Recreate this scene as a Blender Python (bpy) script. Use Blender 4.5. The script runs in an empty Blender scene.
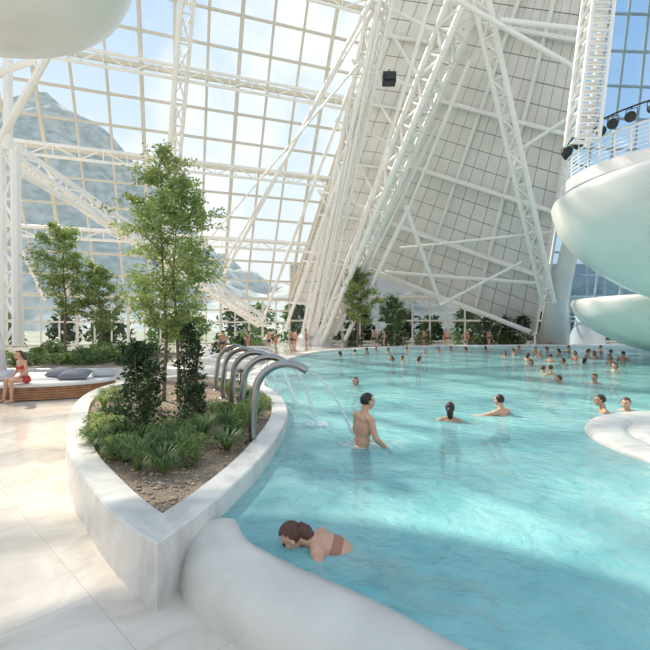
import bpy, math, random
from mathutils import Vector, Matrix, noise
from mathutils.geometry import tessellate_polygon
random.seed(7)
V=Vector
F=430.0; H=2.1; WZ=0.30; PF=-0.9
scene=bpy.context.scene
# survey helpers: measured bearing + real distance -> world metres
def at(px,py,d): return V(((px-325)*d/F, d, H+(325-py)*d/F))
def on(px,py,z):
    d=(H-z)*F/(py-325); return V(((px-325)*d/F,d,z))
def rnd(a,b): return random.uniform(a,b)

# ---------------- materials
def newmat(name):
    m=bpy.data.materials.new(name); m.use_nodes=True
    nt=m.node_tree; return m,nt,nt.nodes['Principled BSDF']
def mat(name,col,rough=.5,metal=0,var=0,scale=3,bump=0,bscale=20,col2=None,spec=None,detail=4):
    m,nt,p=newmat(name)
    p.inputs['Roughness'].default_value=rough; p.inputs['Metallic'].default_value=metal
    p.inputs['Base Color'].default_value=(*col,1)
    if spec is not None: p.inputs['Specular IOR Level'].default_value=spec
    tc=nt.nodes.new('ShaderNodeTexCoord')
    if var or col2:
        n=nt.nodes.new('ShaderNodeTexNoise'); n.inputs['Scale'].default_value=scale; n.inputs['Detail'].default_value=detail
        nt.links.new(tc.outputs['Object'],n.inputs['Vector'])
        r=nt.nodes.new('ShaderNodeValToRGB'); r.color_ramp.elements[0].position=.35; r.color_ramp.elements[1].position=.65
        c2=col2 if col2 else tuple(c*(1-var) for c in col)
        r.color_ramp.elements[0].color=(*c2,1); r.color_ramp.elements[1].color=(*col,1)
        nt.links.new(n.outputs['Fac'],r.inputs['Fac']); nt.links.new(r.outputs['Color'],p.inputs['Base Color'])
    if bump:
        n=nt.nodes.new('ShaderNodeTexNoise'); n.inputs['Scale'].default_value=bscale
        nt.links.new(tc.outputs['Object'],n.inputs['Vector'])
        b=nt.nodes.new('ShaderNodeBump'); b.inputs['Strength'].default_value=bump; b.inputs['Distance'].default_value=.05
        nt.links.new(n.outputs['Fac'],b.inputs['Height']); nt.links.new(b.outputs['Normal'],p.inputs['Normal'])
    return m
M_steel=mat('white_painted_steel',(.83,.81,.77),.4,var=.03)
M_frame=mat('window_frame_paint',(.62,.58,.50),.45,var=.03)
M_clad=mat('cladding_panel',(.76,.74,.70),.6,var=.10,scale=.4)
M_back=mat('cladding_joint',(.30,.30,.29),.8,var=.05)
M_bowl=mat('polished_white_plaster',(.76,.74,.71),.25,var=.08,scale=.6)
M_lip=mat('sealed_concrete_lip',(.68,.65,.59),.28,var=.14,scale=2.5,bump=.05,bscale=9)
M_chrome=mat('brushed_steel',(.36,.35,.34),.28,1,var=.05)
M_dark=mat('black_metal',(.02,.02,.022),.5,var=.1)
M_bark=mat('bark',(.22,.16,.11),.9,var=.4,scale=12,bump=.4)
M_skin=mat('skin',(.60,.34,.23),.5,var=.08,scale=8)
M_skin2=mat('skin_tan',(.45,.25,.16),.5,var=.08,scale=8)
M_hairD=mat('hair_dark',(.025,.017,.012),.55,var=.3,scale=60)
M_hairB=mat('hair_brown',(.10,.04,.025),.55,var=.3,scale=60)
M_suitD=mat('swimwear_navy',(.02,.03,.07),.7,var=.1)
M_suitR=mat('swimwear_red',(.5,.05,.05),.7,var=.1)
M_suitT=mat('swimwear_terracotta',(.36,.17,.11),.7,var=.1)
M_eye=mat('eye',(.03,.02,.02),.1,var=.1)
M_wood=mat('larch_slats',(.42,.20,.09),.55,col2=(.26,.12,.05),scale=6)
M_cush=mat('cushion_white',(.72,.69,.64),.9,var=.06)
M_pilG=mat('pillow_grey',(.20,.21,.24),.95,var=.15)
M_pilL=mat('pillow_light',(.50,.49,.50),.95,var=.1)
M_gravel=mat('gravel',(.46,.36,.26),.95,col2=(.18,.13,.09),scale=45,bump=1,bscale=45,detail=8)
M_pool=mat('pool_plaster',(.32,.68,.70),.6,var=.1,scale=.8)
M_outg=mat('outside_ground',(.30,.33,.25),.9,var=.4,scale=.2)
def leafmat(name,c1,c2):
    m=mat(name,c1,.5,col2=c2,scale=5); nt=m.node_tree; p=nt.nodes['Principled BSDF']
    t=nt.nodes.new('ShaderNodeBsdfTranslucent'); mx=nt.nodes.new('ShaderNodeMixShader'); mx.inputs[0].default_value=.4
    r=[n for n in nt.nodes if n.type=='VALTORGB'][0]; nt.links.new(r.outputs[0],t.inputs['Color'])
    nt.links.new(p.outputs[0],mx.inputs[1]); nt.links.new(t.outputs[0],mx.inputs[2])
    nt.links.new(mx.outputs[0],nt.nodes['Material Output'].inputs[0]); return m
M_leaf=leafmat('leaf_green',(.38,.46,.15),(.18,.27,.08))
M_leafD=leafmat('leaf_dark',(.055,.10,.035),(.02,.04,.015))
M_grass=leafmat('leaf_grass',(.18,.28,.09),(.07,.13,.045))
def glass(name,tint,refl):
    m=bpy.data.materials.new(name); m.use_nodes=True; nt=m.node_tree; nt.nodes.clear()
    o=nt.nodes.new('ShaderNodeOutputMaterial'); t=nt.nodes.new('ShaderNodeBsdfTransparent'); g=nt.nodes.new('ShaderNodeBsdfGlossy')
    g.inputs['Roughness'].default_value=.03; g.inputs['Color'].default_value=(.9,.95,1,1)
    t.inputs['Color'].default_value=(*tint,1)
    fr=nt.nodes.new('ShaderNodeFresnel'); fr.inputs[0].default_value=1.2+refl
    mx=nt.nodes.new('ShaderNodeMixShader')
    nt.links.new(fr.outputs[0],mx.inputs[0]); nt.links.new(t.outputs[0],mx.inputs[1]); nt.links.new(g.outputs[0],mx.inputs[2]); nt.links.new(mx.outputs[0],o.inputs[0])
    return m
M_glass=glass('clear_glass',(.95,.97,.97),.1)
M_glassD=glass('tinted_glass',(.30,.33,.35),.2)
M_glassB=glass('solar_blue_glass',(.42,.60,.78),.15)
# water
M_water,nt,p=newmat('pool_water')
p.inputs['Roughness'].default_value=.06; p.inputs['IOR'].default_value=1.33
p.inputs['Alpha'].default_value=.70
tc=nt.nodes.new('ShaderNodeTexCoord')
n1=nt.nodes.new('ShaderNodeTexNoise'); n1.inputs['Scale'].default_value=4.2; n1.inputs['Detail'].default_value=6; n1.inputs['Distortion'].default_value=.5
n2=nt.nodes.new('ShaderNodeTexNoise'); n2.inputs['Scale'].default_value=1.3; n2.inputs['Detail'].default_value=8; n2.inputs['Distortion'].default_value=.6
nt.links.new(tc.outputs['Object'],n1.inputs['Vector']); nt.links.new(tc.outputs['Object'],n2.inputs['Vector'])
b=nt.nodes.new('ShaderNodeBump'); b.inputs['Strength'].default_value=.9; b.inputs['Distance'].default_value=.08
nt.links.new(n1.outputs['Fac'],b.inputs['Height']); nt.links.new(b.outputs['Normal'],p.inputs['Normal'])
r=nt.nodes.new('ShaderNodeValToRGB'); r.color_ramp.elements[0].position=.35; r.color_ramp.elements[1].position=.68
r.color_ramp.elements[0].color=(.19,.49,.51,1); r.color_ramp.elements[1].color=(.33,.64,.64,1)
nt.links.new(n2.outputs['Fac'],r.inputs['Fac']); nt.links.new(r.outputs[0],p.inputs['Base Color'])
M_foam,nt,p=newmat('aerated_water'); p.inputs['Base Color'].default_value=(.9,.95,.95,1)
n=nt.nodes.new('ShaderNodeTexNoise'); n.inputs['Scale'].default_value=14; mr=nt.nodes.new('ShaderNodeMapRange'); mr.inputs[3].default_value=.05; mr.inputs[4].default_value=.75
nt.links.new(n.outputs[0],mr.inputs[0]); nt.links.new(mr.outputs[0],p.inputs['Alpha'])
# stone
def stone(name,c,c2,joint,jw,rough):
    m,nt,p=newmat(name); p.inputs['Roughness'].default_value=rough
    tc=nt.nodes.new('ShaderNodeTexCoord'); mp=nt.nodes.new('ShaderNodeMapping'); mp.inputs['Rotation'].default_value=(0,0,.75)
    nt.links.new(tc.outputs['Object'],mp.inputs[0])
    n=nt.nodes.new('ShaderNodeTexNoise'); n.inputs['Scale'].default_value=1.4; n.inputs['Detail'].default_value=9; n.inputs['Distortion'].default_value=2.2
    nt.links.new(tc.outputs['Object'],n.inputs['Vector'])
    r=nt.nodes.new('ShaderNodeValToRGB'); r.color_ramp.elements[0].position=.35;r.color_ramp.elements[1].position=.6
    r.color_ramp.elements[0].color=(*c2,1); r.color_ramp.elements[1].color=(*c,1); nt.links.new(n.outputs[0],r.inputs[0])
    if joint:
        br=nt.nodes.new('ShaderNodeTexBrick'); br.inputs['Scale'].default_value=1; br.inputs['Brick Width'].default_value=2.4; br.inputs['Row Height'].default_value=1.2
        br.inputs['Mortar Size'].default_value=jw; br.inputs['Mortar'].default_value=(*joint,1)
        nt.links.new(mp.outputs[0],br.inputs['Vector']); nt.links.new(r.outputs[0],br.inputs['Color1']); nt.links.new(r.outputs[0],br.inputs['Color2'])
        nt.links.new(br.outputs['Color'],p.inputs['Base Color'])
    else: nt.links.new(r.outputs[0],p.inputs['Base Color'])
    return m
M_floor=stone('cream_marble_floor',(.72,.65,.56),(.60,.53,.45),(.50,.44,.37),.003,.12)
M_planter=stone('white_marble',(.74,.71,.66),(.56,.54,.51),None,0,.28)

# ---------------- mesh builder
class MB:
    def __init__(s): s.v=[];s.f=[];s.m=[]
    def face(s,idx,m=0): s.f.append(tuple(idx)); s.m.append(m)
    def poly(s,pts,m=0):
        b=len(s.v); s.v+= [V(p) for p in pts]; s.face(range(b,b+len(pts)),m)
    def tube(s,pts,rad,seg=8,m=0,cap=True):
        pts=[V(p) for p in pts]
        if not isinstance(rad,(list,tuple)): rad=[rad]*len(pts)
        b=len(s.v); n=len(pts); prev=None
        for i,p in enumerate(pts):
            t=(pts[min(i+1,n-1)]-pts[max(i-1,0)])
            if t.length<1e-9: t=V((0,0,1))
            t.normalize()
            if prev is None:
                ref=V((0,0,1)) if abs(t.z)<.9 else V((1,0,0))
                a=t.cross(ref).normalized()
            else:
                a=prev-t*prev.dot(t); a.normalize()
            prev=a; c=t.cross(a)
            for k in range(seg):
                an=2*math.pi*k/seg; s.v.append(p+(a*math.cos(an)+c*math.sin(an))*rad[i])
        for i in range(n-1):
            for k in range(seg):
                k2=(k+1)%seg; s.face((b+i*seg+k,b+i*seg+k2,b+(i+1)*seg+k2,b+(i+1)*seg+k),m)
        if cap:
            s.face(list(range(b,b+seg))[::-1],m); s.face(range(b+(n-1)*seg,b+n*seg),m)
    def capsule(s,p,q,r1,r2,seg=14,m=0):
        p=V(p);q=V(q);t=(q-p).normalized(); P=[];R=[]
        for a in (-85,-60,-30): P.append(p+t*r1*math.sin(math.radians(a)));R.append(r1*math.cos(math.radians(a)))
        for k in range(5): P.append(p.lerp(q,k/4));R.append(r1+(r2-r1)*k/4)
        for a in (30,60,85): P.append(q+t*r2*math.sin(math.radians(a)));R.append(r2*math.cos(math.radians(a)))
        s.tube(P,R,seg,m)
    def ell(s,c,r,seg=16,rings=10,m=0,rot=None,test=None):
        c=V(c); b=len(s.v)
        if isinstance(r,(int,float)): r=(r,r,r)
        dirs=[]
        for i in range(rings+1):
            th=math.pi*i/rings
            for k in range(seg):
                ph=2*math.pi*k/seg; d=V((math.sin(th)*math.cos(ph),math.sin(th)*math.sin(ph),math.cos(th))); dirs.append(d)
                q=V((d.x*r[0],d.y*r[1],d.z*r[2]))
                if rot: q=rot@q
                s.v.append(c+q)
        for i in range(rings):
            for k in range(seg):
                k2=(k+1)%seg; ids=(i*seg+k,(i+1)*seg+k,(i+1)*seg+k2,i*seg+k2)
                if test and not all(test(dirs[j]) for j in ids): continue
                s.face([b+j for j in ids],m)
    def box(s,c,sz,m=0,rot=None):
        c=V(c);b=len(s.v)
        for x in(-1,1):
            for y in(-1,1):
                for z in(-1,1):
                    q=V((x*sz[0]/2,y*sz[1]/2,z*sz[2]/2)); q=rot@q if rot else q; s.v.append(c+q)
        for f in((0,1,3,2),(4,6,7,5),(0,4,5,1),(2,3,7,6),(0,2,6,4),(1,5,7,3)): s.face([b+i for i in f],m)
    def revolve(s,c,prof,seg=96,m=0,sx=1,sy=1):
        c=V(c);b=len(s.v);n=len(prof)
        for (r,z) in prof:
            for k in range(seg):
                a=2*math.pi*k/seg; s.v.append(V((c.x+r*math.cos(a)*sx,c.y+r*math.sin(a)*sy,c.z+z)))
        for i in range(n-1):
            for k in range(seg):
                k2=(k+1)%seg; s.face((b+i*seg+k,b+i*seg+k2,b+(i+1)*seg+k2,b+(i+1)*seg+k),m)
    def mesh(s,name,mats,smooth=False):
        me=bpy.data.meshes.new(name); me.from_pydata([tuple(v) for v in s.v],[],s.f)
        for m in mats: me.materials.append(m)
        me.polygons.foreach_set('material_index',s.m)
        if smooth: me.polygons.foreach_set('use_smooth',[True]*len(s.f))
        me.update(); return me
    def obj(s,name,mats,smooth=False,parent=None,loc=None):
        o=bpy.data.objects.new(name,s.mesh(name,mats if isinstance(mats,list) else [mats],smooth)); scene.collection.objects.link(o)
        if loc is not None: o.location=loc
        if parent: o.parent=parent
        return o
def empty(name):
    e=bpy.data.objects.new(name,None); scene.collection.objects.link(e); return e
def catmull(P,n=8,closed=False):
    P=[V(p) for p in P]; out=[]; N=len(P)
    rng=range(N if closed else N-1)
    for i in rng:
        if closed: a,b,c,d=P[i-1],P[i],P[(i+1)%N],P[(i+2)%N]
        else: a,b,c,d=P[max(i-1,0)],P[i],P[i+1],P[min(i+2,N-1)]
        for k in range(n):
            t=k/n; out.append(.5*((2*b)+(c-a)*t+(2*a-5*b+4*c-d)*t*t+(3*b-a-3*c+d)*t**3))
    if not closed: out.append(P[-1])
    return out
def flat(name,pts,z,m,parent=None):
    P=[V((p[0],p[1],0)) for p in pts]; tris=tessellate_polygon([P])
    mb=MB(); mb.v=[V((p.x,p.y,z)) for p in P]
    for t in tris:
        a,b,c=[mb.v[i] for i in t]
        t=t if (b-a).cross(c-a).z>0 else t[::-1]
        mb.face(t)
    return mb.obj(name,m,parent=parent)

# ---------------- plan geometry
planter_pts=[(-1.23,3.15),(-1.08,3.65),(-.93,4.25),(-.76,5.3),(-.66,6.9),(-.73,8.3),(-1.1,10.1),(-1.94,12),(-3.3,13.6),(-4.7,13.7),(-5.7,12.3),(-5.75,10.8),(-5.25,9.1),(-4.15,6.9),(-3.15,5.3),(-2.25,4.17),(-1.64,3.5),(-1.23,3.15)]
pl=catmull(planter_pts,8)[:-1]
lip_path=catmull([(-1.04,3.85),(-.82,3.42),(-.36,3.0),(.16,2.62),(.58,2.24),(1.1,1.8),(2,1.3),(4,.9),(8,.6),(14,.5),(36,.5)],8)
far_path=catmull([(-2.0,12.15),(-2.2,13.5),(-2.4,16),(-1.9,23.5),(.6,30),(8,35.6),(20.5,37.6),(36,38)],8)
inner=[(-1.35,4.2),(-1.2,6),(-1.15,8),(-1.5,10),(-2.1,11.5)]   # under the planter
bound=[(p.x,p.y) for p in lip_path[::-1]]+inner+[(p.x,p.y) for p in far_path]
flat('pool_water',bound,WZ,M_water)
flat('pool_basin_floor',bound,PF,M_pool)
flat('floor',bound+[(46,38),(46,49.4),(-3.9,49.2),(-43,35.3),(-43,-6),(46,-6),(46,.5)],0,M_floor)
flat('outside_ground',[(-500,-60),(500,-60),(500,600),(-500,600)],-1.2,M_outg)
def sweep(name,path,prof,m,closed=False):
    mb=MB(); n=len(path); k=len(prof)
    for i,p in enumerate(path):
        t=path[min(i+1,n-1)]-path[max(i-1,0)]; t=V((t[0],t[1],0)).normalized(); nn=V((-t.y,t.x,0))
        for (o,z) in prof: mb.v.append(V((p[0],p[1],0))+nn*o+V((0,0,z)))
    for i in range(n-1):
        for j in range(k-1): mb.face((i*k+j,i*k+j+1,(i+1)*k+j+1,(i+1)*k+j))
    mb.face(list(range(k))); mb.face(list(range((n-1)*k,n*k))[::-1])
    return mb.obj(name,m,True)
# near lip : path runs toward right; left normal (positive) is water side
sweep('pool_edge_lip',lip_path,[(.30,PF),(.29,.1),(.27,.27),(.22,.325),(.12,.35),(0,.355),(-.10,.34),(-.19,.29),(-.25,.20),(-.28,.08),(-.29,0)],M_lip)
sweep('pool_edge_wall',far_path,[(.35,0),(.35,.36),(.32,.39),(-.3,.39),(-.33,.36),(-.33,PF)],M_planter)
# planter : outer kerb line and its true inward offset (mitred at the pointed end)
w=.30
outer=[V((p[0],p[1],0)) for p in pl]; n=len(outer); innerL=[]
for i,p in enumerate(outer):
    a=outer[i-1] if i>0 else p; b_=outer[(i+1)%n] if i<n-1 else p
    t=(b_-a).normalized(); innerL.append(p+V((-t.y,t.x,0))*w)
def seg_x(a,b,c,d):
    r_=b-a; s_=d-c; den=r_.x*s_.y-r_.y*s_.x
    if abs(den)<1e-9: return None
    t=((c.x-a.x)*s_.y-(c.y-a.y)*s_.x)/den; u=((c.x-a.x)*r_.y-(c.y-a.y)*r_.x)/den
    return a+r_*t if 0<=t<=1 and 0<=u<=1 else None
hit=None
for i in range(0,40):
    for j in range(n-1,n-60,-1):
        q=seg_x(innerL[i],innerL[i+1],innerL[j],innerL[j-1])
        if q is not None: hit=(i,j,q); break
    if hit: break
if hit:
    for i in range(0,hit[0]+1): innerL[i]=hit[2].copy()
    for j in range(hit[1],n): innerL[j]=hit[2].copy()
mb=MB(); PH=.5
levels=[(outer,0),(outer,PH-.015),([o.lerp(i,.05) for o,i in zip(outer,innerL)],PH),([o.lerp(i,.97) for o,i in zip(outer,innerL)],PH),(innerL,PH-.02),(innerL,PH-.2)]
for L,z in levels: mb.v+=[V((p.x,p.y,z)) for p in L]
for l in range(len(levels)-1):
    for i in range(n):
        j=(i+1)%n; mb.face((l*n+i,l*n+j,(l+1)*n+j)); mb.face((l*n+i,(l+1)*n+j,(l+1)*n+i))
planter=mb.obj('stone_planter',M_planter)
def inside(q,poly):
    c=False;k=len(poly)
    for i in range(k):
        a=poly[i];b=poly[i-1]
        if (a.y>q.y)!=(b.y>q.y) and q.x<(b.x-a.x)*(q.y-a.y)/(b.y-a.y)+a.x: c=not c
    return c
bed=[p for i,p in enumerate(innerL) if (p-innerL[i-1]).length>1e-4]
mb=MB(); cc=V((-2.5,8,0)); mb.v=[V((cc.x,cc.y,PH-.05))]+[V((p.x,p.y,PH-.06)) for p in [o.lerp(q,.5) for o,q in zip(outer,innerL)]]
for i in range(n): mb.face((0,1+i,1+(i+1)%n))
mb.obj('gravel_bed',M_gravel,parent=planter)
mb=MB()
for _ in range(2600):
    q=V((rnd(-5.7,-.7),rnd(3.7,10.5),0))
    if inside(q,bed): mb.ell((q.x,q.y,PH-.05),(rnd(.012,.03),rnd(.012,.03),rnd(.008,.02)),6,4)
mb.obj('gravel_pebbles',mat('pebbles',(.50,.40,.30),.9,col2=(.24,.18,.13),scale=9),parent=planter)

# ---------------- vegetation
def leaf(mb,p,s,m=1,asp=.45,d=None):
    d=d or V((rnd(-1,1),rnd(-1,1),rnd(-.8,.6))).normalized(); a=d.cross(V((rnd(-1,1),rnd(-1,1),rnd(-1,1)))).normalized()
    mb.poly([p,p+d*s*.5+a*s*asp*.5,p+d*s,p+d*s*.5-a*s*asp*.5],m)
def tree(name,base,h,crown,trunks=1,leaves=5000,ls=.10,lm=None,clear=.3,tr=.05,layer=0):
    mb=MB(); base=V(base); tips=[]
    for k in range(trunks):
        off=V((rnd(-.05,.05)+k*.28,rnd(-.1,.1),0)); hh=h*(1-.12*k)
        tp=[base+off+V((math.sin(t*4+k)*.06*h*.2+t*rnd(-.02,.02)*h,math.cos(t*3+k)*.05*h*.2,t*hh)) for t in [i/8 for i in range(9)]]
        mb.tube(tp,[tr*(1-.85*i/8) for i in range(9)],8,0)
        nb=int(26 if trunks==1 else 24)
        for i in range(nb):
            t=clear+(1-clear)*(i+.5)/nb; st=tp[int(t*8)].lerp(tp[min(8,int(t*8)+1)],t*8%1)
            an=i*2.4+rnd(-.6,.6); u=(t-clear)/(1-clear)
            L=crown*(max(.12,math.sin(math.pi*min(1,u*.72+.2)))**.8)*rnd(.55,1.2)
            d=V((math.cos(an),math.sin(an),rnd(.35,1.1))).normalized()
            bp=[st+d*L*x+V((0,0,-.12*L*x*x)) for x in (0,.35,.7,1)]
            mb.tube(bp,[tr*.3,tr*.2,tr*.12,tr*.05],5,0)
            for j in range(9):
                x=rnd(.25,1); s0=bp[0].lerp(bp[-1],x); d2=(d*.6+V((rnd(-1,1),rnd(-1,1),rnd(-.8,.6)))).normalized()
                e=s0+d2*L*rnd(.25,.55); mb.tube([s0,e],[tr*.08,tr*.03],4,0); tips.append((s0,e))
        for _ in range(8): tips.append((tp[-2],tp[-1]+V((rnd(-.25,.25),rnd(-.25,.25),rnd(-.1,.15)))*crown))
    for _ in range(leaves):
        a,b=random.choice(tips); p=a.lerp(b,rnd(.2,1.1))+V((rnd(-1,1),rnd(-1,1),rnd(-.6,.6)))*crown*.09
        leaf(mb,p,ls*rnd(.6,1.2))
    return mb.obj(name,[M_bark,lm or M_leaf])
tree('ficus_tree',(-3.55,9.4,.44),5.2,1.22,2,17000,.095,clear=.24,tr=.045)
tree('indoor_tree',(-13.4,22,0),7.0,1.7,1,7500,.17,tr=.08,lm=M_leaf,clear=.35)
tree('indoor_tree',(-12.0,23,0),5.0,1.4,1,5000,.17,tr=.07,lm=M_leaf,clear=.35)
tree('indoor_tree',(2.9,39.0,0),7.0,1.8,1,5500,.26,tr=.1,lm=M_leaf,clear=.3)
tree('indoor_tree',(6.4,40.0,0),4.4,1.5,1,3000,.26,tr=.08,lm=M_grass)
def shrub(name,c,r,h,nleaf,ls,m,conical=.4):
    mb=MB(); c=V(c)
    for _ in range(max(6,int(h*8))):
        an=rnd(0,6.28); mb.tube([c,c+V((math.cos(an)*r*.6,math.sin(an)*r*.6,h*rnd(.5,.95)))],[.012,.004],4,0)
    for _ in range(nleaf):
        t=random.random()**.8; rr=r*(1-conical*t)*math.sqrt(max(.05,1-(2*t-1)**4))*(random.random()**.4); an=rnd(0,6.28)
        q=c+V((math.cos(an)*rr,math.sin(an)*rr,t*h)); k=noise.noise(q*(1.6/r))*r*.3
        leaf(mb,q+V((k,k,0)),ls*rnd(.6,1.3),1,.5)
    return mb.obj(name,[M_bark,m])
shrub('camellia_shrub',(-2.62,6.15,.44),.40,1.42,1900,.085,M_leafD,.55)
shrub('camellia_shrub',(-2.60,8.3,.44),.34,1.7,1500,.085,M_leafD,.5)
shrub('camellia_shrub',(-2.15,7.0,.44),.26,.7,700,.07,M_leafD,.4)
def grass(name,c,r,h,nb,m=None):
    mb=MB(); c=V(c)
    for _ in range(nb):
        an=rnd(0,6.28); d=V((math.cos(an),math.sin(an),0)); L=rnd(.5,1); s=V((-d.y,d.x,0))*rnd(.003,.007)
        p=[c+d*.03, c+d*r*.35*L+V((0,0,h*.75*L)), c+d*r*.75*L+V((0,0,h*L)), c+d*r*L*1.05+V((0,0,h*.75*L))]
        b=len(mb.v)
        for q,k in zip(p,(1,1.2,.8,.1)): mb.v+=[q-s*k,q+s*k]
        for i in range(3): mb.face((b+2*i,b+2*i+1,b+2*i+3,b+2*i+2))
    return mb.obj(name,m or M_grass)
spots=[(-1.75,4.85),(-2.2,4.9),(-1.55,5.3),(-2.0,5.4),(-2.9,5.7),(-1.35,5.7),(-3.2,6.1),(-1.7,6.1),(-3.5,6.7),(-1.4,6.9),(-3.0,7.2),(-1.9,7.6),(-3.9,7.6),(-1.5,7.8),(-3.4,8.3),(-4.4,8.6),(-1.7,9.0),(-2.9,9.3),(-4.0,9.6),(-2.2,10.0),(-5.0,9.8),(-3.2,10.6),(-4.5,11.0),(-2.6,11.4),(-3.6,12.2),(-5.0,12.0),(-2.45,5.3),(-2.9,6.6),(-2.35,5.9),(-1.85,6.6),(-1.3,6.2),(-1.25,7.6),(-3.15,5.95),(-2.6,5.3),(-2.15,5.15),(-1.5,6.5),(-1.65,7.2),(-2.0,6.0),(-2.75,5.95),(-2.2,6.3)]
for x,y in spots: grass('ornamental_grass',(x+rnd(-.08,.08),y+rnd(-.1,.1),.44),rnd(.2,.36),rnd(.2,.42),210,random.choice([M_grass,M_grass,M_grass,M_leaf]))
for x,y in [(-2.6,5.4),(-3.3,6.2),(-1.9,5.7),(-1.25,6.5),(-3.9,8.2),(-1.3,8.6),(-4.6,9.3),(-3.7,11.4),(-2.4,12.1),(-4.9,11.2),(-2.1,6.4),(-3.0,6.0),(-3.6,7.3),(-1.7,7.3),(-1.6,5.0),(-1.35,7.2),(-1.5,8.3),(-2.3,7.6)]:
    shrub('boxwood_plant',(x,y,.44),rnd(.18,.28),rnd(.25,.5),650,.045,random.choice([M_grass,M_leafD,M_leaf]),.2)
# planting bed behind bench
bedc=catmull([(-17,17),(-12,16.8),(-8.6,17),(-6.6,18.6),(-6.3,22),(-8,26),(-14,28),(-19,25),(-20,19)],6,True)
mb=MB(); nb=len(bedc)
for z,s in ((0,1),(.38,1),(.4,.985),(.4,.0)):
    for p in bedc:
        c=V((-12.5,21,0)); q=c+(V((p.x,p.y,0))-c)*s; mb.v.append(V((q.x,q.y,z)))
for l in range(3):
    for i in range(nb):
        j=(i+1)%nb; mb.face((l*nb+i,l*nb+j,(l+1)*nb+j,(l+1)*nb+i),0 if l<2 else 1)
mb.obj('planting_bed',[M_planter,M_gravel])
for _ in range(34):
    p=random.choice(bedc); c=V((-12.5,21,0)); q=c+(V((p.x,p.y,0))-c)*rnd(.25,.9)
    shrub('garden_shrub',(q.x,q.y,.36),rnd(.4,.8),rnd(.4,.95),420,.16,random.choice([M_leafD,M_grass,M_leaf]),.25)
for _ in range(10):
    x=rnd(-8.5,-4.8)
    shrub('garden_shrub',(x,rnd(30,35),0),rnd(.5,.8),rnd(.8,1.4),300,.2,random.choice([M_leafD,M_grass]),.25)
for _ in range(16):
    x=rnd(1,19)
    shrub('garden_shrub',(x,40.8+rnd(0,1.2),0),rnd(.5,.9),rnd(.9,1.6),260,.24,random.choice([M_leafD,M_grass]),.25)
for x in (15.6,17.3,18.9):
    shrub('garden_shrub',(x,41.3,0),1.0,2.9,700,.28,M_leafD,.25)
for i in range(26):
    shrub('outdoor_tree',(-60+i*5+rnd(-1,1),62+rnd(-4,8),-1.2),rnd(2.2,3.2),rnd(3.5,6.5),380,1.0,random.choice([M_leafD,M_grass]),.35)

# ---------------- glass facade (sloped)
G0=V((-15.5,45,5)); U=V((.945,.327,0)); W=V((.186,-.54,.82))
def G(s,t): return G0+U*s+W*t
TT=34
win=empty('window_1')
mb=MB(); mb.poly([G(-32,0),G(12.2,0),G(12.2+.14*TT,TT),G(-32,TT)]); mb.obj('glass',M_glass,parent=win)
mb=MB(); nrm=U.cross(W).normalized()
k=0;t=0
while t<=TT:
    mb.tube([G(-32,t),G(12.2+.14*t,t)],.12 if k%3 else .22,6); t+=2.3;k+=1
s=-32;k=0
while s<17:
    t0=max(0,(s-12.2)/.14); mb.tube([G(s,t0),G(s,TT)],.11 if k%3 else .16,6); s+=2.45;k+=1
mb.tube([G(12.2,0),G(12.2+.14*TT,TT)],.28,8)
mb.obj('mullions',M_frame,parent=win)
win=empty('window_2'); mb=MB(); mb.poly([G(-32,0)*1-V((0,0,5)),G(12.2,0)-V((0,0,5)),G(12.2,0),G(-32,0)]); mb.obj('glass',M_glass,parent=win)
mb=MB()
for i in range(30):
    p=G(-32+i*1.52,0); mb.tube([p,p-V((0,0,5))],.14 if i%3==0 else .08,6)
for z in (0.15,2.4,3.7,5): mb.tube([G(-32,0)+V((0,0,z-5)),G(12.2,0)+V((0,0,z-5))],.2 if z==5 else .1,6)
mb.obj('mullions',M_frame,parent=win)
def truss(mb,A,B,w,n,r=.12,br=.06,tri=True,w2=None,up=None):
    A=V(A);B=V(B);t=(B-A).normalized(); a=t.cross(up or V((0,1,0))).normalized(); c=t.cross(a).normalized(); w2=w2 or w
    def off(k,f):
        ww=w+(w2-w)*f
        o=[a*-.5,a*.5,c*.8][k]; return A.lerp(B,f)+o*ww
    K=3 if tri else 2
    for k in range(K): mb.tube([off(k,0),off(k,1)],r,8)
    for i in range(n):
        f0=i/n;f1=(i+1)/n
        for k in range(K):
            j=(k+1)%K
            if K==2 and k==1: continue
            mb.tube([off(k,f0),off(j,f1)] if i%2 else [off(j,f0),off(k,f1)],br,6); mb.tube([off(k,f1),off(j,f1)],br*.8,6)
inn=V((.18,-.85,-.5))
mb=MB()
for t in (6.9,13.8,20.7,27.6):
    truss(mb,G(-32,t)+inn*1.2,G(12+.14*t,t)+inn*1.2,.9,26,.13,.06,False,up=nrm)
mb.obj('facade_purlin_truss',M_steel)
mb=MB()
for s0,s1 in ((-1.2,1.5),(-16,-15)):
    truss(mb,G(s0,0)+inn*1.4,G(s1,TT)+inn*1.4,1.0,18,.15,.07,True)
mb.obj('facade_rafter_truss',M_steel)
mb=MB(); truss(mb,at(-40,118,26),at(262,322,44),1.1,18,.2,.08,True); mb.obj('facade_hip_truss',M_steel)
mb=MB()
for (a,b,d1,d2,r) in [((382,-20),(222,278),30,43,.15),((372,30),(262,322),32,45,.15),((372,10),(225,262),31,42,.1),((388,40),(285,330),31,45,.17),((362,60),(200,250),31,42,.08)]:
    mb.tube([at(*a,d1),at(*b,d2)],r,8)
mb.obj('diagonal_brace',M_steel)

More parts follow.
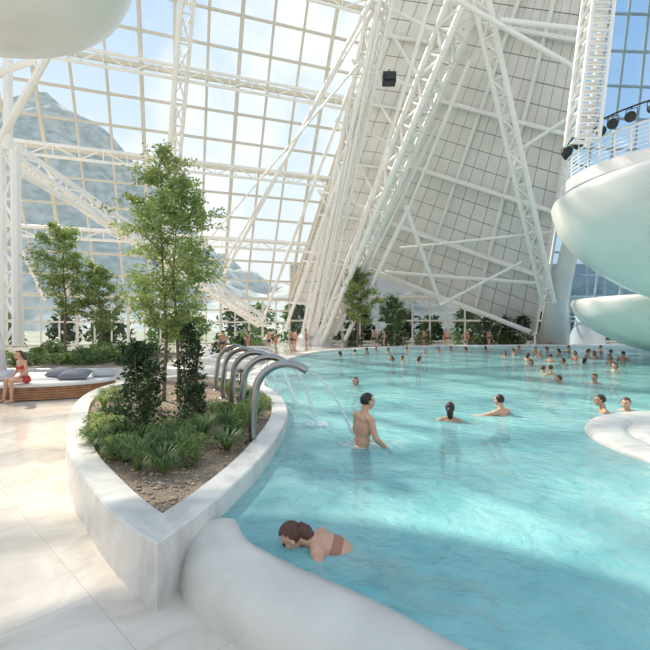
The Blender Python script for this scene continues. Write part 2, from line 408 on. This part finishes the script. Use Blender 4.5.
# left column group
mb=MB()
truss(mb,at(10,345,26),at(8,150,26),.9,8,.28,.1,False); mb.tube([at(0,140,26),at(52,48,24)],.22,8); mb.tube([at(-10,75,25),at(35,60,25)],.2,8)
mb.tube([at(8,150,26),at(8,60,26)],.25,8); mb.tube([at(22,175,26),at(130,235,34)],.16,8); mb.tube([at(-20,160,26),at(45,300,33)],.1,8)
mb.tube([at(52,48,24),at(60,-40,24)],.2,8)
mb.obj('steel_column_group',M_steel)
mb=MB(); mb.tube([(-12.5,15.6,0),(-12.35,15.6,1.3),(-12.3,15.6,2.4)],[.85,.6,.3],24); mb.obj('concrete_column_foot',M_bowl,True)

# ---------------- cladding
def patch(name,a,b,c,d,nu,nv,ribs=3,rr=.12,diag=False):
    def B(u,v): return a.lerp(b,u).lerp(d.lerp(c,u),v)
    N=(b-a).cross(d-a).normalized()
    if N.dot(V((0,5,2))-a)<0: N=-N
    e=empty(name); mb=MB(); g=.02
    for i in range(nu):
        for j in range(nv): mb.poly([B(i/nu,j/nv),B((i+1)/nu,j/nv),B((i+1)/nu,(j+1)/nv),B(i/nu,(j+1)/nv)])
    mb.obj('backing',M_back,parent=e)
    mb=MB()
    for i in range(nu):
        for j in range(nv):
            mb.poly([B((i+g)/nu,(j+g)/nv)+N*.06,B((i+1-g)/nu,(j+g)/nv)+N*.06,B((i+1-g)/nu,(j+1-g)/nv)+N*.06,B((i+g)/nu,(j+1-g)/nv)+N*.06])
    mb.obj('panels',M_clad,parent=e)
    mb=MB(); dep=.7
    for j in range(0,nv+1,ribs):
        mb.tube([B(0,j/nv)+N*.2,B(1,j/nv)+N*.2],rr,6); mb.tube([B(0,j/nv)+N*dep,B(1,j/nv)+N*dep],rr*.9,6)
        for i in range(nu): mb.tube([B(i/nu,j/nv)+N*(.2 if i%2 else dep),B((i+1)/nu,j/nv)+N*(dep if i%2 else .2)],rr*.45,5)
    for i in range(0,nu+1,max(2,ribs)): mb.tube([B(i/nu,0)+N*.3,B(i/nu,1)+N*.3],rr,6)
    if diag:
        for i in range(0,nu,ribs):
            for j in range(0,nv,ribs):
                if (i//ribs+j//ribs)%2==0: mb.tube([B(i/nu,j/nv)+N*.35,B(min(1,(i+ribs)/nu),min(1,(j+ribs)/nv))+N*.35],rr*.6,6)
                else: mb.tube([B(min(1,(i+ribs)/nu),j/nv)+N*.35,B(i/nu,min(1,(j+ribs)/nv))+N*.35],rr*.6,6)
    mb.obj('ribs',M_steel,parent=e)
a1=G(12.4,-.2);a2=G(12.4+.14*TT,TT);a3=at(515,-70,30);a4=at(345,305,46)
patch('wall_left_cladding',a1,a4,a3,a2,6,26,4,.11)
c1=at(366,268,46);c2=at(517,-70,30);c3=at(602,-70,27);c4=at(535,332,42)
patch('ceiling_right_cladding',c1,c4,c3,c2,12,20,4,.17,False)
# right glass
d1=at(540,336,42);d2=at(603,-70,27.3);d3=at(800,-70,24);d4=at(800,336,40)
e=empty('window_3'); mb=MB(); mb.poly([d1,d4,d3,d2]); mb.obj('glass',M_glassB,parent=e); mb=MB()
for i in range(11):
    f=i/10; mb.tube([d1.lerp(d4,f),d2.lerp(d3,f)],.1,6)
for i in range(15):
    f=i/14; mb.tube([d1.lerp(d2,f),d4.lerp(d3,f)],.1,6)
mb.obj('mullions',M_frame,parent=e)
# far glazing below cladding
e=empty('window_4'); mb=MB(); mb.poly([(-4,49.3,0),(46,49.6,0),(46,49.6,9),(-4,49.3,9)]); mb.obj('glass',M_glassD,parent=e); mb=MB()
for i in range(26): mb.tube([(-4+i*2,49.2,0),(-4+i*2,49.2,9)],.1,6)
for z in (.2,2.6,5.2,9): mb.tube([(-4,49.2,z),(46,49.2,z)],.12 if z!=5.2 else .3,6)
mb.obj('mullions',M_frame,parent=e)

# ---------------- mega trusses
mb=MB(); truss(mb,at(322,343,43),at(486,-50,28),1.1,20,.25,.11,True,w2=2.2); mb.obj('main_roof_truss',M_steel)
mb=MB(); truss(mb,at(306,340,44),at(392,-50,30),.9,20,.22,.1,True,w2=1.6); mb.obj('main_roof_truss',M_steel)
mb=MB(); truss(mb,at(470,-50,27),at(548,300,36),1.0,20,.18,.08,True); mb.obj('inner_column_truss',M_steel)
mb=MB()
for (a,b,dd1,dd2,r) in [((410,205),(345,340),36,41,.2),((405,205),(441,305),36,40,.18),((470,60),(410,205),30,36,.15),((448,-5),(575,68),27,27,.16),
    ((366,268),(530,332),44,40,.24),((385,272),(545,284),43,37,.17),((400,248),(552,232),40,34,.12),((440,305),(522,262),39,36,.13),
    ((500,20),(585,30),27,26,.16),((520,150),(566,120),31,28,.14),((345,300),(440,120),41,33,.13),
    ((310,335),(338,215),43,38,.13),((312,335),(352,140),43,34,.13),((314,335),(366,90),43,32,.14),((316,335),(380,20),43,30,.13),((320,335),(400,-30),43,29,.15),((330,335),(440,-30),42,28,.14),((335,335),(402,190),42,36,.13),((336,335),(425,150),42,34,.12),
    ((300,250),(360,265),41,40,.11),((318,190),(385,215),38,37,.11),((335,120),(408,150),36,34,.11),((352,60),(430,95),33,32,.12),((370,0),(455,40),31,30,.12),((318,190),(360,265),38,40,.1),((335,120),(385,215),36,37,.1),((352,60),(408,150),33,34,.1),((370,0),(430,95),31,32,.1)]:
    mb.tube([at(*a,dd1),at(*b,dd2)],r,8)
mb.obj('tubular_brace_system',M_steel)
mb=MB()
for q in (at(322,345,43),at(306,344,44)): mb.revolve((q.x,q.y,0),[(1.1,0),(1.1,.5),(.5,1.4),(.3,2)],32)
mb.obj('truss_foot',M_bowl)
mb=MB(); mb.box(at(389,79,30),(.9,.7,.7)); mb.box(at(389,79,30)+V((0,-.4,0)),(.7,.15,.5)); mb.tube([at(389,79,30)+V((0,0,.3)),at(389,70,30.2)],.06); mb.obj('loudspeaker',M_dark)
# access stair tower: two lattice stringers with treads and handrails
mb=MB()
A=at(612,-70,20);B=at(588,138,18.4)
ax=V((1,0,0))*.48
for o in (-1,1):
    for oy in (0,.9): mb.tube([A+ax*o+V((0,oy,0)),B+ax*o+V((0,oy,0))],.085,8)
NR=30
for i in range(NR+1):
    f=i/NR; p=A.lerp(B,f); mb.box(p+V((0,.42,0)),(.9,.34,.05))
    mb.tube([p-ax,p+ax],.035,6)
    if i<NR and i%2==0:
        q=A.lerp(B,(i+2)/NR)
        mb.tube([p-ax,q-ax+V((0,.9,0))],.045,6); mb.tube([p+ax,q+ax+V((0,.9,0))],.045,6)
mb.obj('access_stair_tower',M_steel)
# concrete columns right
mb=MB(); mb.tube([(20.9,39.6,0),at(558,300,36.5),at(573,235,33),at(580,180,31)],[1.4,.8,.6,.7],24); mb.obj('concrete_column',M_bowl,True)
mb=MB(); mb.revolve((24.6,40.3,0),[(1.5,0),(1.4,1.2),(1.0,2.4),(1.05,3.4),(0.01,3.6)],32); mb.obj('lounge_pod',M_bowl,True)

# ---------------- saucers
def bowl(name,c,R,zr,zb,stem_r,stem_to,rimh=.25,pw=1.5):
    mb=MB(); prof=[]
    h=zr-zb
    if stem_to is not None: prof+=[(stem_r,stem_to),(stem_r,zb-.1)]
    for i in range(0,19):
        f=i/18; f=f**.8; prof.append((stem_r+(R-stem_r)*f, zb+h*(.45*f**pw+.55*(1-math.sqrt(max(0,1-f*f))))))
    prof+=[(R+.02,zr+rimh*.5),(R-.03,zr+rimh),(R-.14,zr+rimh+.02),(R-.2,zr+rimh-.05),(R-.3,zr-.1),(R*.6,zb+h*.75),(.01,zb+h*.7)]
    mb.revolve(c,prof,112); return mb.obj(name,M_bowl,True)
bowl('hanging_saucer_pool',(13.2,14,0),5.15,6.25,2.75,.9,PF,.28)
bowl('lower_saucer_pool',(17.9,19.8,0),5.7,3.05,.8,2.0,PF,.3)
o=bowl('overhead_saucer_pool',(-6.75,7.4,0),3.15,8.95,7.5,.01,None,.3,2)
mb=MB()
for a in range(3): 
    x=-6.75+2.9*math.cos(a*2.1+1);y=7.4+2.9*math.sin(a*2.1+1); mb.tube([(x,y,9.1),(x*.9,y,24)],.04,6)
mb.obj('suspension_cable',M_steel,parent=o)
# balcony
bc=V((16.7,20.5,0)); mb=MB(); z0=8.75
mb.revolve(bc,[(.01,z0-.2),(4.4,z0-.1),(4.75,z0),(4.75,z0+.5),(4.65,z0+.6),(.01,z0+.6)],96,0)
for z in (.15,.33,.51,.69,.87): mb.revolve(bc,[(4.6,z0+.6+z),(4.62,z0+.63+z),(4.6,z0+.66+z),(4.58,z0+.63+z),(4.6,z0+.6+z)],96,0)
zt=z0+1.7
mb.revolve(bc,[(4.6,zt-.06),(4.66,zt),(4.6,zt+.06),(4.54,zt),(4.6,zt-.06)],96,0)
for i in range(44):
    a=2*math.pi*i/44; mb.tube([bc+V((4.6*math.cos(a),4.6*math.sin(a),z0+.6)),bc+V((4.6*math.cos(a),4.6*math.sin(a),zt))],.035,6)
mb.tube([bc+V((0,0,z0)),bc+V((0,0,26))],.6,24)
zl=zt+.75
mb.revolve(bc,[(4.6,zl),(4.64,zl+.04),(4.6,zl+.08),(4.56,zl+.04),(4.6,zl)],96,1)
for i in range(16):
    a=2*math.pi*i/16; mb.tube([bc+V((4.6*math.cos(a),4.6*math.sin(a),zt)),bc+V((4.6*math.cos(a),4.6*math.sin(a),zl))],.03,6)
mb.obj('round_balcony',[M_steel,M_dark])
for i,a in enumerate([160,168,177,186,195,204,213,222,231,240]):
    a=math.radians(a); c=bc+V((4.62*math.cos(a),4.62*math.sin(a),zl-.36)); mb=MB()
    d=V((rnd(-1,.1),-.8,-.5)).normalized()
    mb.tube([c-d*.26,c-d*.12,c+d*.12,c+d*.3],[.11,.16,.17,.22],14); s=d.cross(V((0,0,1))).normalized()*.2
    mb.tube([c-s,c-s+V((0,0,.3)),c+s+V((0,0,.3)),c+s],.02,6); mb.tube([c+V((0,0,.3)),c+V((0,0,.36))],.03,6)
    mb.obj('stage_spotlight',M_dark)

# ---------------- jacuzzi ring
mb=MB(); jc=(6.6,6.2,0)
mb.revolve(jc,[(2.45,PF),(2.45,.30),(2.41,.37),(2.33,.40),(1.95,.40),(1.90,.38),(1.86,.33),(1.82,.33),(1.78,.38),(1.5,.40),(1.45,.38),(1.42,-.2),(.01,-.2)],96)
jz=mb.obj('whirlpool_ring',M_planter,True)
mb=MB(); mb.revolve(jc,[(1.44,.34),(.01,.34)],64); mb.obj('water',M_water,parent=jz)

# ---------------- taps
def foam(x,y,r,nn=90,sc=1):
    mb=MB()
    for k in range(nn):
        a=rnd(0,6.28); rr=r*math.sqrt(random.random()); s=rnd(.008,.024)*sc; mb.ell((math.cos(a)*rr,math.sin(a)*rr,0),(s*1.7,s*1.3,s*.35),7,4)
    mb.obj('splash_foam',M_foam,True,loc=(x,y,WZ+.003))
bases=[(-1.02,6.05),(-1.42,7.3),(-1.85,8.5),(-2.3,9.7),(-2.75,10.9)]
for i,(x,y) in enumerate(bases):
    mb=MB(); r=.055; P=[(0,0,-.06),(0,0,.3),(.03,0,.62)]
    for k in range(1,12):
        a=math.pi-math.pi*.72*k/11; P.append((.36+.33*math.cos(a),0,.62+.44*math.sin(a)))
    P=[(p[0]*1.35,p[1]-p[0]*.12,p[2]) for p in P]
    mb.tube(catmull(P,3),r,16); mb.revolve((0,0,-.06),[(.01,0),(.10,0),(.10,.025),(.06,.03)],24)
    o=mb.obj('water_spout',M_chrome,True,loc=(x,y,.50))
    e=V(P[-1]); mb=MB(); q=[]
    for k in range(12):
        t=k/11*.55; q.append(e+V((1.5*t*(.55 if i else .75),.9*t,-.4*t-4.2*t*t*.62)))
    q=[p for p in q if p.z>-.24]
    for j in range(3):
        o2=V((rnd(-.02,.02),rnd(-.02,.02),0)); mb.tube([p+o2*(k*.3) for k,p in enumerate(q)],[.010+.0008*k for k in range(len(q))],6)
    mb.obj('water_jet',M_foam,True,parent=o)
    if i<2: foam(x+q[-1].x+.05,y+q[-1].y+.05,.2,60)

# ---------------- bench
c=V((-9.5,13.3,0)); mb=MB()
for i in range(5):
    z=.03+i*.066; mb.revolve(c,[(1,z),(1.0,z+.05),(.985,z+.054),(.95,z+.054),(.95,z),(1,z)],96,0,sx=3-.02*i,sy=1.65-.02*i)
mb.revolve(c,[(.94,.0),(.94,.36),(.01,.36)],64,2,sx=3,sy=1.6)
mb.revolve(c,[(.98,.36),(1.01,.39),(1.01,.43),(.98,.465),(.9,.475),(.01,.48)],96,1,sx=2.95,sy=1.6)
mb.obj('curved_wooden_bench',[M_wood,M_cush,M_dark],True)
def pillow(x,y,z,s,rz,tilt,m,name='pillow'):
    mb=MB(); n=14
    R=Matrix.Rotation(rz,3,'Z')@Matrix.Rotation(tilt,3,'X')
    for sgn in(1,-1):
        b=len(mb.v)
        for i in range(n+1):
            for j in range(n+1):
                u=i/n*2-1;v=j/n*2-1; hgt=.3*((1-u**4)*(1-v**4))**.6*s*.5
                k=1-.08*((1-abs(v))*abs(u)**2)
                mb.v.append(R@V((u*s*.5*k,v*s*.35,sgn*hgt)))
        for i in range(n):
            for j in range(n):
                f=(b+i*(n+1)+j,b+(i+1)*(n+1)+j,b+(i+1)*(n+1)+j+1,b+i*(n+1)+j+1); mb.face(f if sgn>0 else f[::-1])
    mb.obj(name,m,True,loc=(x,y,z))
pillow(-7.5,12.9,.61,.85,.2,.25,M_pilG); pillow(-8.3,13.5,.61,.8,-.3,.3,M_pilG); pillow(-7.0,13.6,.59,.7,.5,.2,M_pilL); pillow(-9.6,12.6,.61,.8,.1,.3,M_pilL)
for k,(x,y) in enumerate([(-5.3,17.3),(-4.6,20.5),(-4.2,24),(-4.4,27.2)]):
    mb=MB(); mb.revolve((0,0,0),[(.9,0),(.98,.1),(1,.34),(.96,.42),(.01,.44)],40,0,sx=1.2,sy=.8)
    mb.tube(catmull([(-1.1,.3,.45),(-.7,.55,.62),(0,.66,.66),(.7,.55,.62),(1.1,.3,.45)],4),.09,10,1)
    mb.obj('round_lounger',[M_planter,M_cush],True,loc=(x,y,0))

# ---------------- people
def finger_hand(mb,wr,el,side):
    d=(V(wr)-V(el)).normalized(); lat=d.cross(V((0,0,1)));
    if lat.length<.3: lat=V((0,1,0)).cross(d)
    lat.normalize(); up=lat.cross(d).normalized(); wr=V(wr)
    if up.z<0: up=-up
    inn=lat*(-1 if lat.x*side>0 else 1)
    for o in (-.024,-.008,.008,.024): mb.capsule(wr+lat*o*.7,wr+d*.085+lat*o,.018,.014,8)
    for k,(o,L) in enumerate([(-.034,.062),(-.012,.078),(.012,.084),(.034,.072)]):
        a=wr+d*.085+lat*o*.85; b=a+d*L*.55+lat*o*.25-up*.006; cc=b+d*L*.45-up*.018; mb.capsule(a,b,.0105,.0095,8); mb.capsule(b,cc,.0095,.008,8)
    a=wr+d*.025+inn*.026; b=a+(d*.7+inn*.7).normalized()*.045; mb.capsule(a,b,.014,.011,8); mb.capsule(b,b+(d+inn*.25).normalized()*.032,.011,.009,8)
POSES={
 'wade':dict(el=[(-.27,.03,1.16),(.27,.05,1.17)],wr=[(-.22,.25,1.05),(.2,.28,1.03)],kn=[(-.1,.02,.5),(.1,.06,.5)],an=[(-.1,-.05,.08),(.1,.02,.08)],lean=.12),
 'crouch':dict(el=[(-.40,.14,1.34),(.40,.14,1.34)],wr=[(-.50,.36,1.36),(.50,.34,1.35)],kn=[(-.15,.38,.74),(.15,.38,.74)],an=[(-.13,.04,.4),(.13,.04,.4)],lean=.1),
 'float':dict(el=[(-.3,.12,1.25),(.34,.02,1.22)],wr=[(-.28,.36,1.28),(.45,.22,1.22)],kn=[(-.12,.30,.66),(.12,.26,.62)],an=[(-.12,-.08,.4),(.12,-.1,.36)],lean=.2),
 'glide':dict(el=[(-.40,.16,1.30),(.40,.10,1.26)],wr=[(-.36,.34,1.48),(.50,.20,1.02)],kn=[(-.1,.06,.5),(.1,.0,.5)],an=[(-.08,-.05,.08),(.12,-.12,.09)],lean=0,headtilt=.45),
 'sit':dict(el=[(-.25,.04,1.17),(.25,.04,1.17)],wr=[(-.13,.26,1.04),(.13,.26,1.04)],kn=[(-.13,.42,.92),(.13,.42,.93)],an=[(-.12,.40,.42),(.14,.46,.42)],lean=.22),
 'stand':dict(el=[(-.25,-.02,1.13),(.25,.02,1.13)],wr=[(-.26,.10,.87),(.27,.12,.88)],kn=[(-.1,.08,.5),(.1,-.02,.5)],an=[(-.1,.04,.08),(.1,-.14,.08)],lean=.02),
}
def body(pose,female,longhair):
    P=POSES[pose]; mb=MB(); ln=P['lean']; sw=.155 if female else .18
    def L(p): # lean upper body forward about hip
        p=V(p); 
        if p.z>.95 : 
            q=p-V((0,0,.95)); q=Matrix.Rotation(-ln,3,'X')@q; return q+V((0,0,.95))
        return p
    RL=Matrix.Rotation(-ln,3,'X')
    hips=.17 if female else .155
    mb.ell(L((0,0,.94)),(hips,.115,.12),rot=RL); mb.ell(L((0,-.035,.90)),(hips*.9,.10,.10),rot=RL)
    mb.ell(L((0,.0,1.09)),((.125 if female else .145),.095,.16),rot=RL)
    mb.ell(L((0,-.005,1.27)),((.15 if female else .175),.115,.18),rot=RL)
    mb.ell(L((0,-.02,1.38)),(sw*.92,.085,.085),rot=RL)
    if female:
        for sx in(-1,1): mb.ell(L((sx*.07,.09,1.28)),(.062,.05,.06))
    else:
        for sx in(-1,1): mb.ell(L((sx*.08,.06,1.33)),(.085,.06,.06))
    mb.capsule(L((0,-.015,1.38)),L((0,.0,1.55)),.066,.055)
    for i,sx in enumerate((-1,1)):
        sh=L((sx*sw,-.01,1.405)); el=L(P['el'][i]); wr=L(P['wr'][i])
        mb.capsule(L((sx*.04,-.015,1.45)),sh,.05,.052)
        mb.ell(sh,(.062,.06,.062)); k=.85 if female else 1
        mb.capsule(sh,el,.053*k,.040*k); mb.capsule(el,el.lerp(wr,.35),.041*k,.041*k); mb.capsule(el.lerp(wr,.3),wr,.041*k,.026*k)
        finger_hand(mb,wr,el,sx)
        hp=V((sx*.088,0,.92)); kn=V(P['kn'][i]); an=V(P['an'][i])
        mb.capsule(hp,hp.lerp(kn,.45),.088,.078); mb.capsule(hp.lerp(kn,.4),kn,.079,.053)
        calf=(kn-an).cross(V((1,0,0))).normalized(); 
        if calf.y>0: calf=-calf
        mb.capsule(kn,kn.lerp(an,.35)+calf*.012,.052,.055); mb.capsule(kn.lerp(an,.3)+calf*.01,an,.054,.034)
        fd=V((0,1,-.0)) if pose not in('swim','glide') else V((0,.35,-.93))
        mb.capsule(an+V((0,-.03,-.035)),an+fd*.10+V((0,0,-.04)),.036,.034); mb.capsule(an+fd*.09+V((0,0,-.045)),an+fd*.17+V((0,0,-.055)),.036,.024)
    hc=L((0,.03,1.635)); ht=P.get('headtilt',.0)+0; RH=Matrix.Rotation(ht,3,'X')
    h=lambda x,y,z: hc+RH@V((x,y,z))
    mb.ell(h(0,-.01,.022),(.076,.094,.092),rot=RH); mb.ell(h(0,.022,-.035),(.060,.066,.080),rot=RH); mb.ell(h(0,.045,-.092),(.034,.034,.026),rot=RH)
    mb.capsule(h(0,.088,.012),h(0,.106,-.026),.010,.014); mb.capsule(h(-.035,.078,.03),h(.035,.078,.03),.012,.012)
    mb.capsule(h(-.02,.082,-.058),h(.02,.082,-.058),.009,.009)
    for sx in(-1,1): mb.ell(h(sx*.078,-.008,-.012),(.012,.02,.034),rot=RH); mb.ell(h(sx*.04,.055,-.03),(.025,.025,.025),rot=RH)
    me=mb.mesh('tmp',[]); o=bpy.data.objects.new('tmp',me); scene.collection.objects.link(o)
    rm=o.modifiers.new('r','REMESH'); rm.mode='VOXEL'; rm.voxel_size=.0085; rm.use_smooth_shade=True
    sm=o.modifiers.new('s','SMOOTH'); sm.factor=.5; sm.iterations=3
    dg=bpy.context.evaluated_depsgraph_get(); dg.update(); ev=bpy.data.meshes.new_from_object(o.evaluated_get(dg)); bpy.data.objects.remove(o)
    out=MB(); out.v=[v.co.copy() for v in ev.vertices]
    for pl_ in ev.polygons:
        c=pl_.center; m=0
        if abs(c.x)<.2 and c.y<.16:
            if (.80 if not female else .86)<c.z<1.0 and abs(c.y)<.16: m=1
        if pose=='sit' and .80<c.z<1.02 and c.y<(.22 if not female else .1) and abs(c.x)<.22: m=1
        if female:
            q=Matrix.Rotation(ln,3,'X')@(c-V((0,0,.95)))+V((0,0,.95))
            if 1.235<q.z<1.325 and abs(q.x)<.155: m=1
        out.face(pl_.vertices,m)
    if longhair:
        test=lambda d: (d.z>.42) or (d.y<.22 and d.z>-.75)
    else:
        test=lambda d: (d.z>.5) or (d.y<.30 and d.z>-.05) or (d.y<-.15 and d.z>-.55)
    out.ell(h(0,-.012,.026),(.086,.104,.102),28,22,2,rot=RH,test=test)
    if longhair:
        out.tube([h(0,-.09,.03),h(0,-.11,-.04),h(0,-.10,-.13),h(0,-.09,-.22)],[.05,.062,.05,.02],12,2)
    for sx in(-1,1): out.ell(h(sx*.030,.083,.008),(.014,.009,.008),10,8,3,rot=RH)
    out.ell(h(0,.091,-.058),(.023,.007,.007),10,6,4,rot=RH)
    return out.mesh('body_'+pose,[M_skin,M_suitD,M_hairD,M_eye,M_suitR],True)
cache={}
def person(name,pose,loc,head,rx=0,ry=0,sc=1,female=False,skin=None,hair=None,suit=None):
    k=(pose,female)
    if k not in cache: cache[k]=body(pose,female,female)
    o=bpy.data.objects.new(name,cache[k]); scene.collection.objects.link(o)
    o.rotation_mode='XYZ'; o.rotation_euler=(rx,ry,head); o.location=loc; o.scale=(sc,)*3
    for i,m in ((0,skin),(2,hair),(1,suit)):
        if m: o.material_slots[i].link='OBJECT'; o.material_slots[i].material=m
    return o
def bather(px,pyw,hh,head,pose='float',**k):
    q=on(px,pyw,WZ); return person('bather',pose,(q.x,q.y,WZ+hh-1.75),head,**k)
R90=-math.pi/2
bather(361,446,.68,R90+.45,'wade',skin=M_skin,sc=1.06); q=on(361,446,WZ); foam(q.x+.35,q.y+.1,.3,50,.8); foam(q.x,q.y,.25,30,.7)
bather(450,421,.34,-.3,'crouch',female=True,skin=M_skin2)
bather(503,415,.40,.5,'crouch',skin=M_skin)
bather(606,412,.36,1.2,'wade',skin=M_skin2)
bather(629,410,.30,2.2,'float',skin=M_skin,hair=M_hairB)
crowd=[(562,384,.27,1.0),(596,383,.3,2.2),(552,375,.36,.3),(541,372,.26,-1),(357,385,.26,2.5),(405,362,.32,1),(418,362,.3,-1.2),(393,361,.26,2),(342,356,.3,1),(378,351,.3,2),(515,355,.45,1.5),(527,361,.42,-1),
    (540,357,.4,2.6),(560,355,.4,.4),(577,360,.5,1.8),(586,356,.45,-2),(602,353,.5,1),(622,361,.5,-1),(611,363,.4,2),(486,351,.35,0),(453,351,.35,1.4),(535,353,.4,3),(550,362,.4,-.7),(368,354,.4,1.1),
    (567,366,.35,1),(583,364,.3,-1),(533,366,.3,2),(506,357,.35,0),(570,352,.45,1),(595,358,.4,2),(608,356,.4,-2),(548,352,.4,1),(440,352,.35,2),(467,352,.35,1),(425,354,.3,3),(355,354,.3,0),(390,353,.35,2),(408,352,.35,1),(616,370,.3,2),(520,351,.4,2)]
for (px,py,hh,hd) in crowd:
    bather(px,py,hh,hd,random.choice(['float','crouch','wade']),female=random.random()<.4,skin=random.choice([M_skin,M_skin2]),hair=random.choice([M_hairD,M_hairB]),suit=random.choice([M_suitD,M_suitR]))
# near swimmer: head at left just above the surface, body sinking toward the right
person('swimmer','glide',(1.26,3.40,-.20),math.pi/2-.08,-1.2,female=True,skin=M_skin,hair=M_hairB,suit=M_suitT)
# deck people
person('seated_woman','sit',(-8.35,11.98,.475-.80),math.pi-.5,female=True,skin=M_skin,hair=M_hairB,suit=M_suitR)
for (x,y,h) in [(-4.3,33,1),(-3.6,31.5,2),(-2.4,34.5,-1),(-2.8,36,.5),(9,39.1,1),(11.2,39.6,2.6),(13,39.3,2),(15.1,39.6,-1),(4.4,38.3,.4),(5.2,38.0,2),(-5.2,29,2),(-6.8,28.6,.7),(-9,30,1.4),(-1.6,36.5,2)]:
    person('standing_guest','stand',(x,y,.0),h,female=random.random()<.5,skin=random.choice([M_skin,M_skin2]),suit=random.choice([M_suitD,M_suitR]))

# ---------------- mountain outside
ridge=[(-400,20),(-150,55),(0,96),(45,90),(90,118),(130,152),(170,205),(215,250),(270,280),(400,295),(560,285),(700,270),(900,200)]
mb=MB(); N=160; Mr=40
def rz(px):
    for (a,b),(c_,d_) in zip(ridge,ridge[1:]):
        if a<=px<=c_: return b+(d_-b)*(px-a)/(c_-a)
    return 200
for j in range(Mr+1):
    f=j/Mr
    for i in range(N+1):
        px=-400+1300*i/N; d=230+190*f; x=(px-325)*420/F
        z=-2+((325-rz(px))*420/F+2)*(f**.9); nz=noise.fractal(V((x*.03,d*.05,3)),.9,2,6)*12*min(1,f*1.6)*(1 if f<1 else .5)
        mb.v.append(V((x,d,z+nz)))
for j in range(Mr):
    for i in range(N): a=j*(N+1)+i; mb.face((a,a+1,a+N+2,a+N+1))
M_mt=mat('mountain_slope_hazed',(.55,.57,.54),.95,col2=(.33,.39,.36),scale=.12,bump=.5,bscale=.4,detail=12)  # distance haze is painted into the slope's grey-green colours
mb.obj('mountain',M_mt,True)

# ---------------- world & sun
wd=bpy.data.worlds.new('sky'); scene.world=wd; wd.use_nodes=True; nt=wd.node_tree; bg=nt.nodes['Background']
tc=nt.nodes.new('ShaderNodeTexCoord'); sp=nt.nodes.new('ShaderNodeSeparateXYZ'); nt.links.new(tc.outputs['Generated'],sp.inputs[0])
r=nt.nodes.new('ShaderNodeValToRGB'); els=r.color_ramp.elements
els[0].position=.0; els[0].color=(.82,.80,.76,1); els[1].position=.75; els[1].color=(.36,.55,.82,1); e_=els.new(.3); e_.color=(.70,.80,.90,1)
nt.links.new(sp.outputs[2],r.inputs[0])
n=nt.nodes.new('ShaderNodeTexNoise'); n.inputs['Scale'].default_value=3; n.inputs['Detail'].default_value=7; nt.links.new(tc.outputs['Generated'],n.inputs['Vector'])
r2=nt.nodes.new('ShaderNodeValToRGB'); r2.color_ramp.elements[0].position=.45; r2.color_ramp.elements[1].position=.68; nt.links.new(n.outputs[0],r2.inputs[0])
mx=nt.nodes.new('ShaderNodeMixRGB'); mx.inputs[2].default_value=(1,.98,.94,1); nt.links.new(r2.outputs[0],mx.inputs[0]); nt.links.new(r.outputs[0],mx.inputs[1]); nt.links.new(mx.outputs[0],bg.inputs[0])
bg.inputs[1].default_value=1.1
sl=bpy.data.lights.new('sun','SUN'); sl.energy=6.5; sl.angle=.02; sl.color=(1,.89,.74); so=bpy.data.objects.new('sun',sl); scene.collection.objects.link(so)
so.rotation_euler=V((.55,-.55,-.72)).to_track_quat('-Z','Y').to_euler()
scene.view_settings.view_transform='Standard'
scene.view_settings.exposure=0.18
# ---------------- camera
cd=bpy.data.cameras.new('camera'); cam=bpy.data.objects.new('camera',cd); scene.collection.objects.link(cam); scene.camera=cam
cam.location=(0,0,H); cam.rotation_euler=(math.pi/2,0,0); cd.sensor_width=36; cd.lens=36*F/650; cd.clip_end=2000
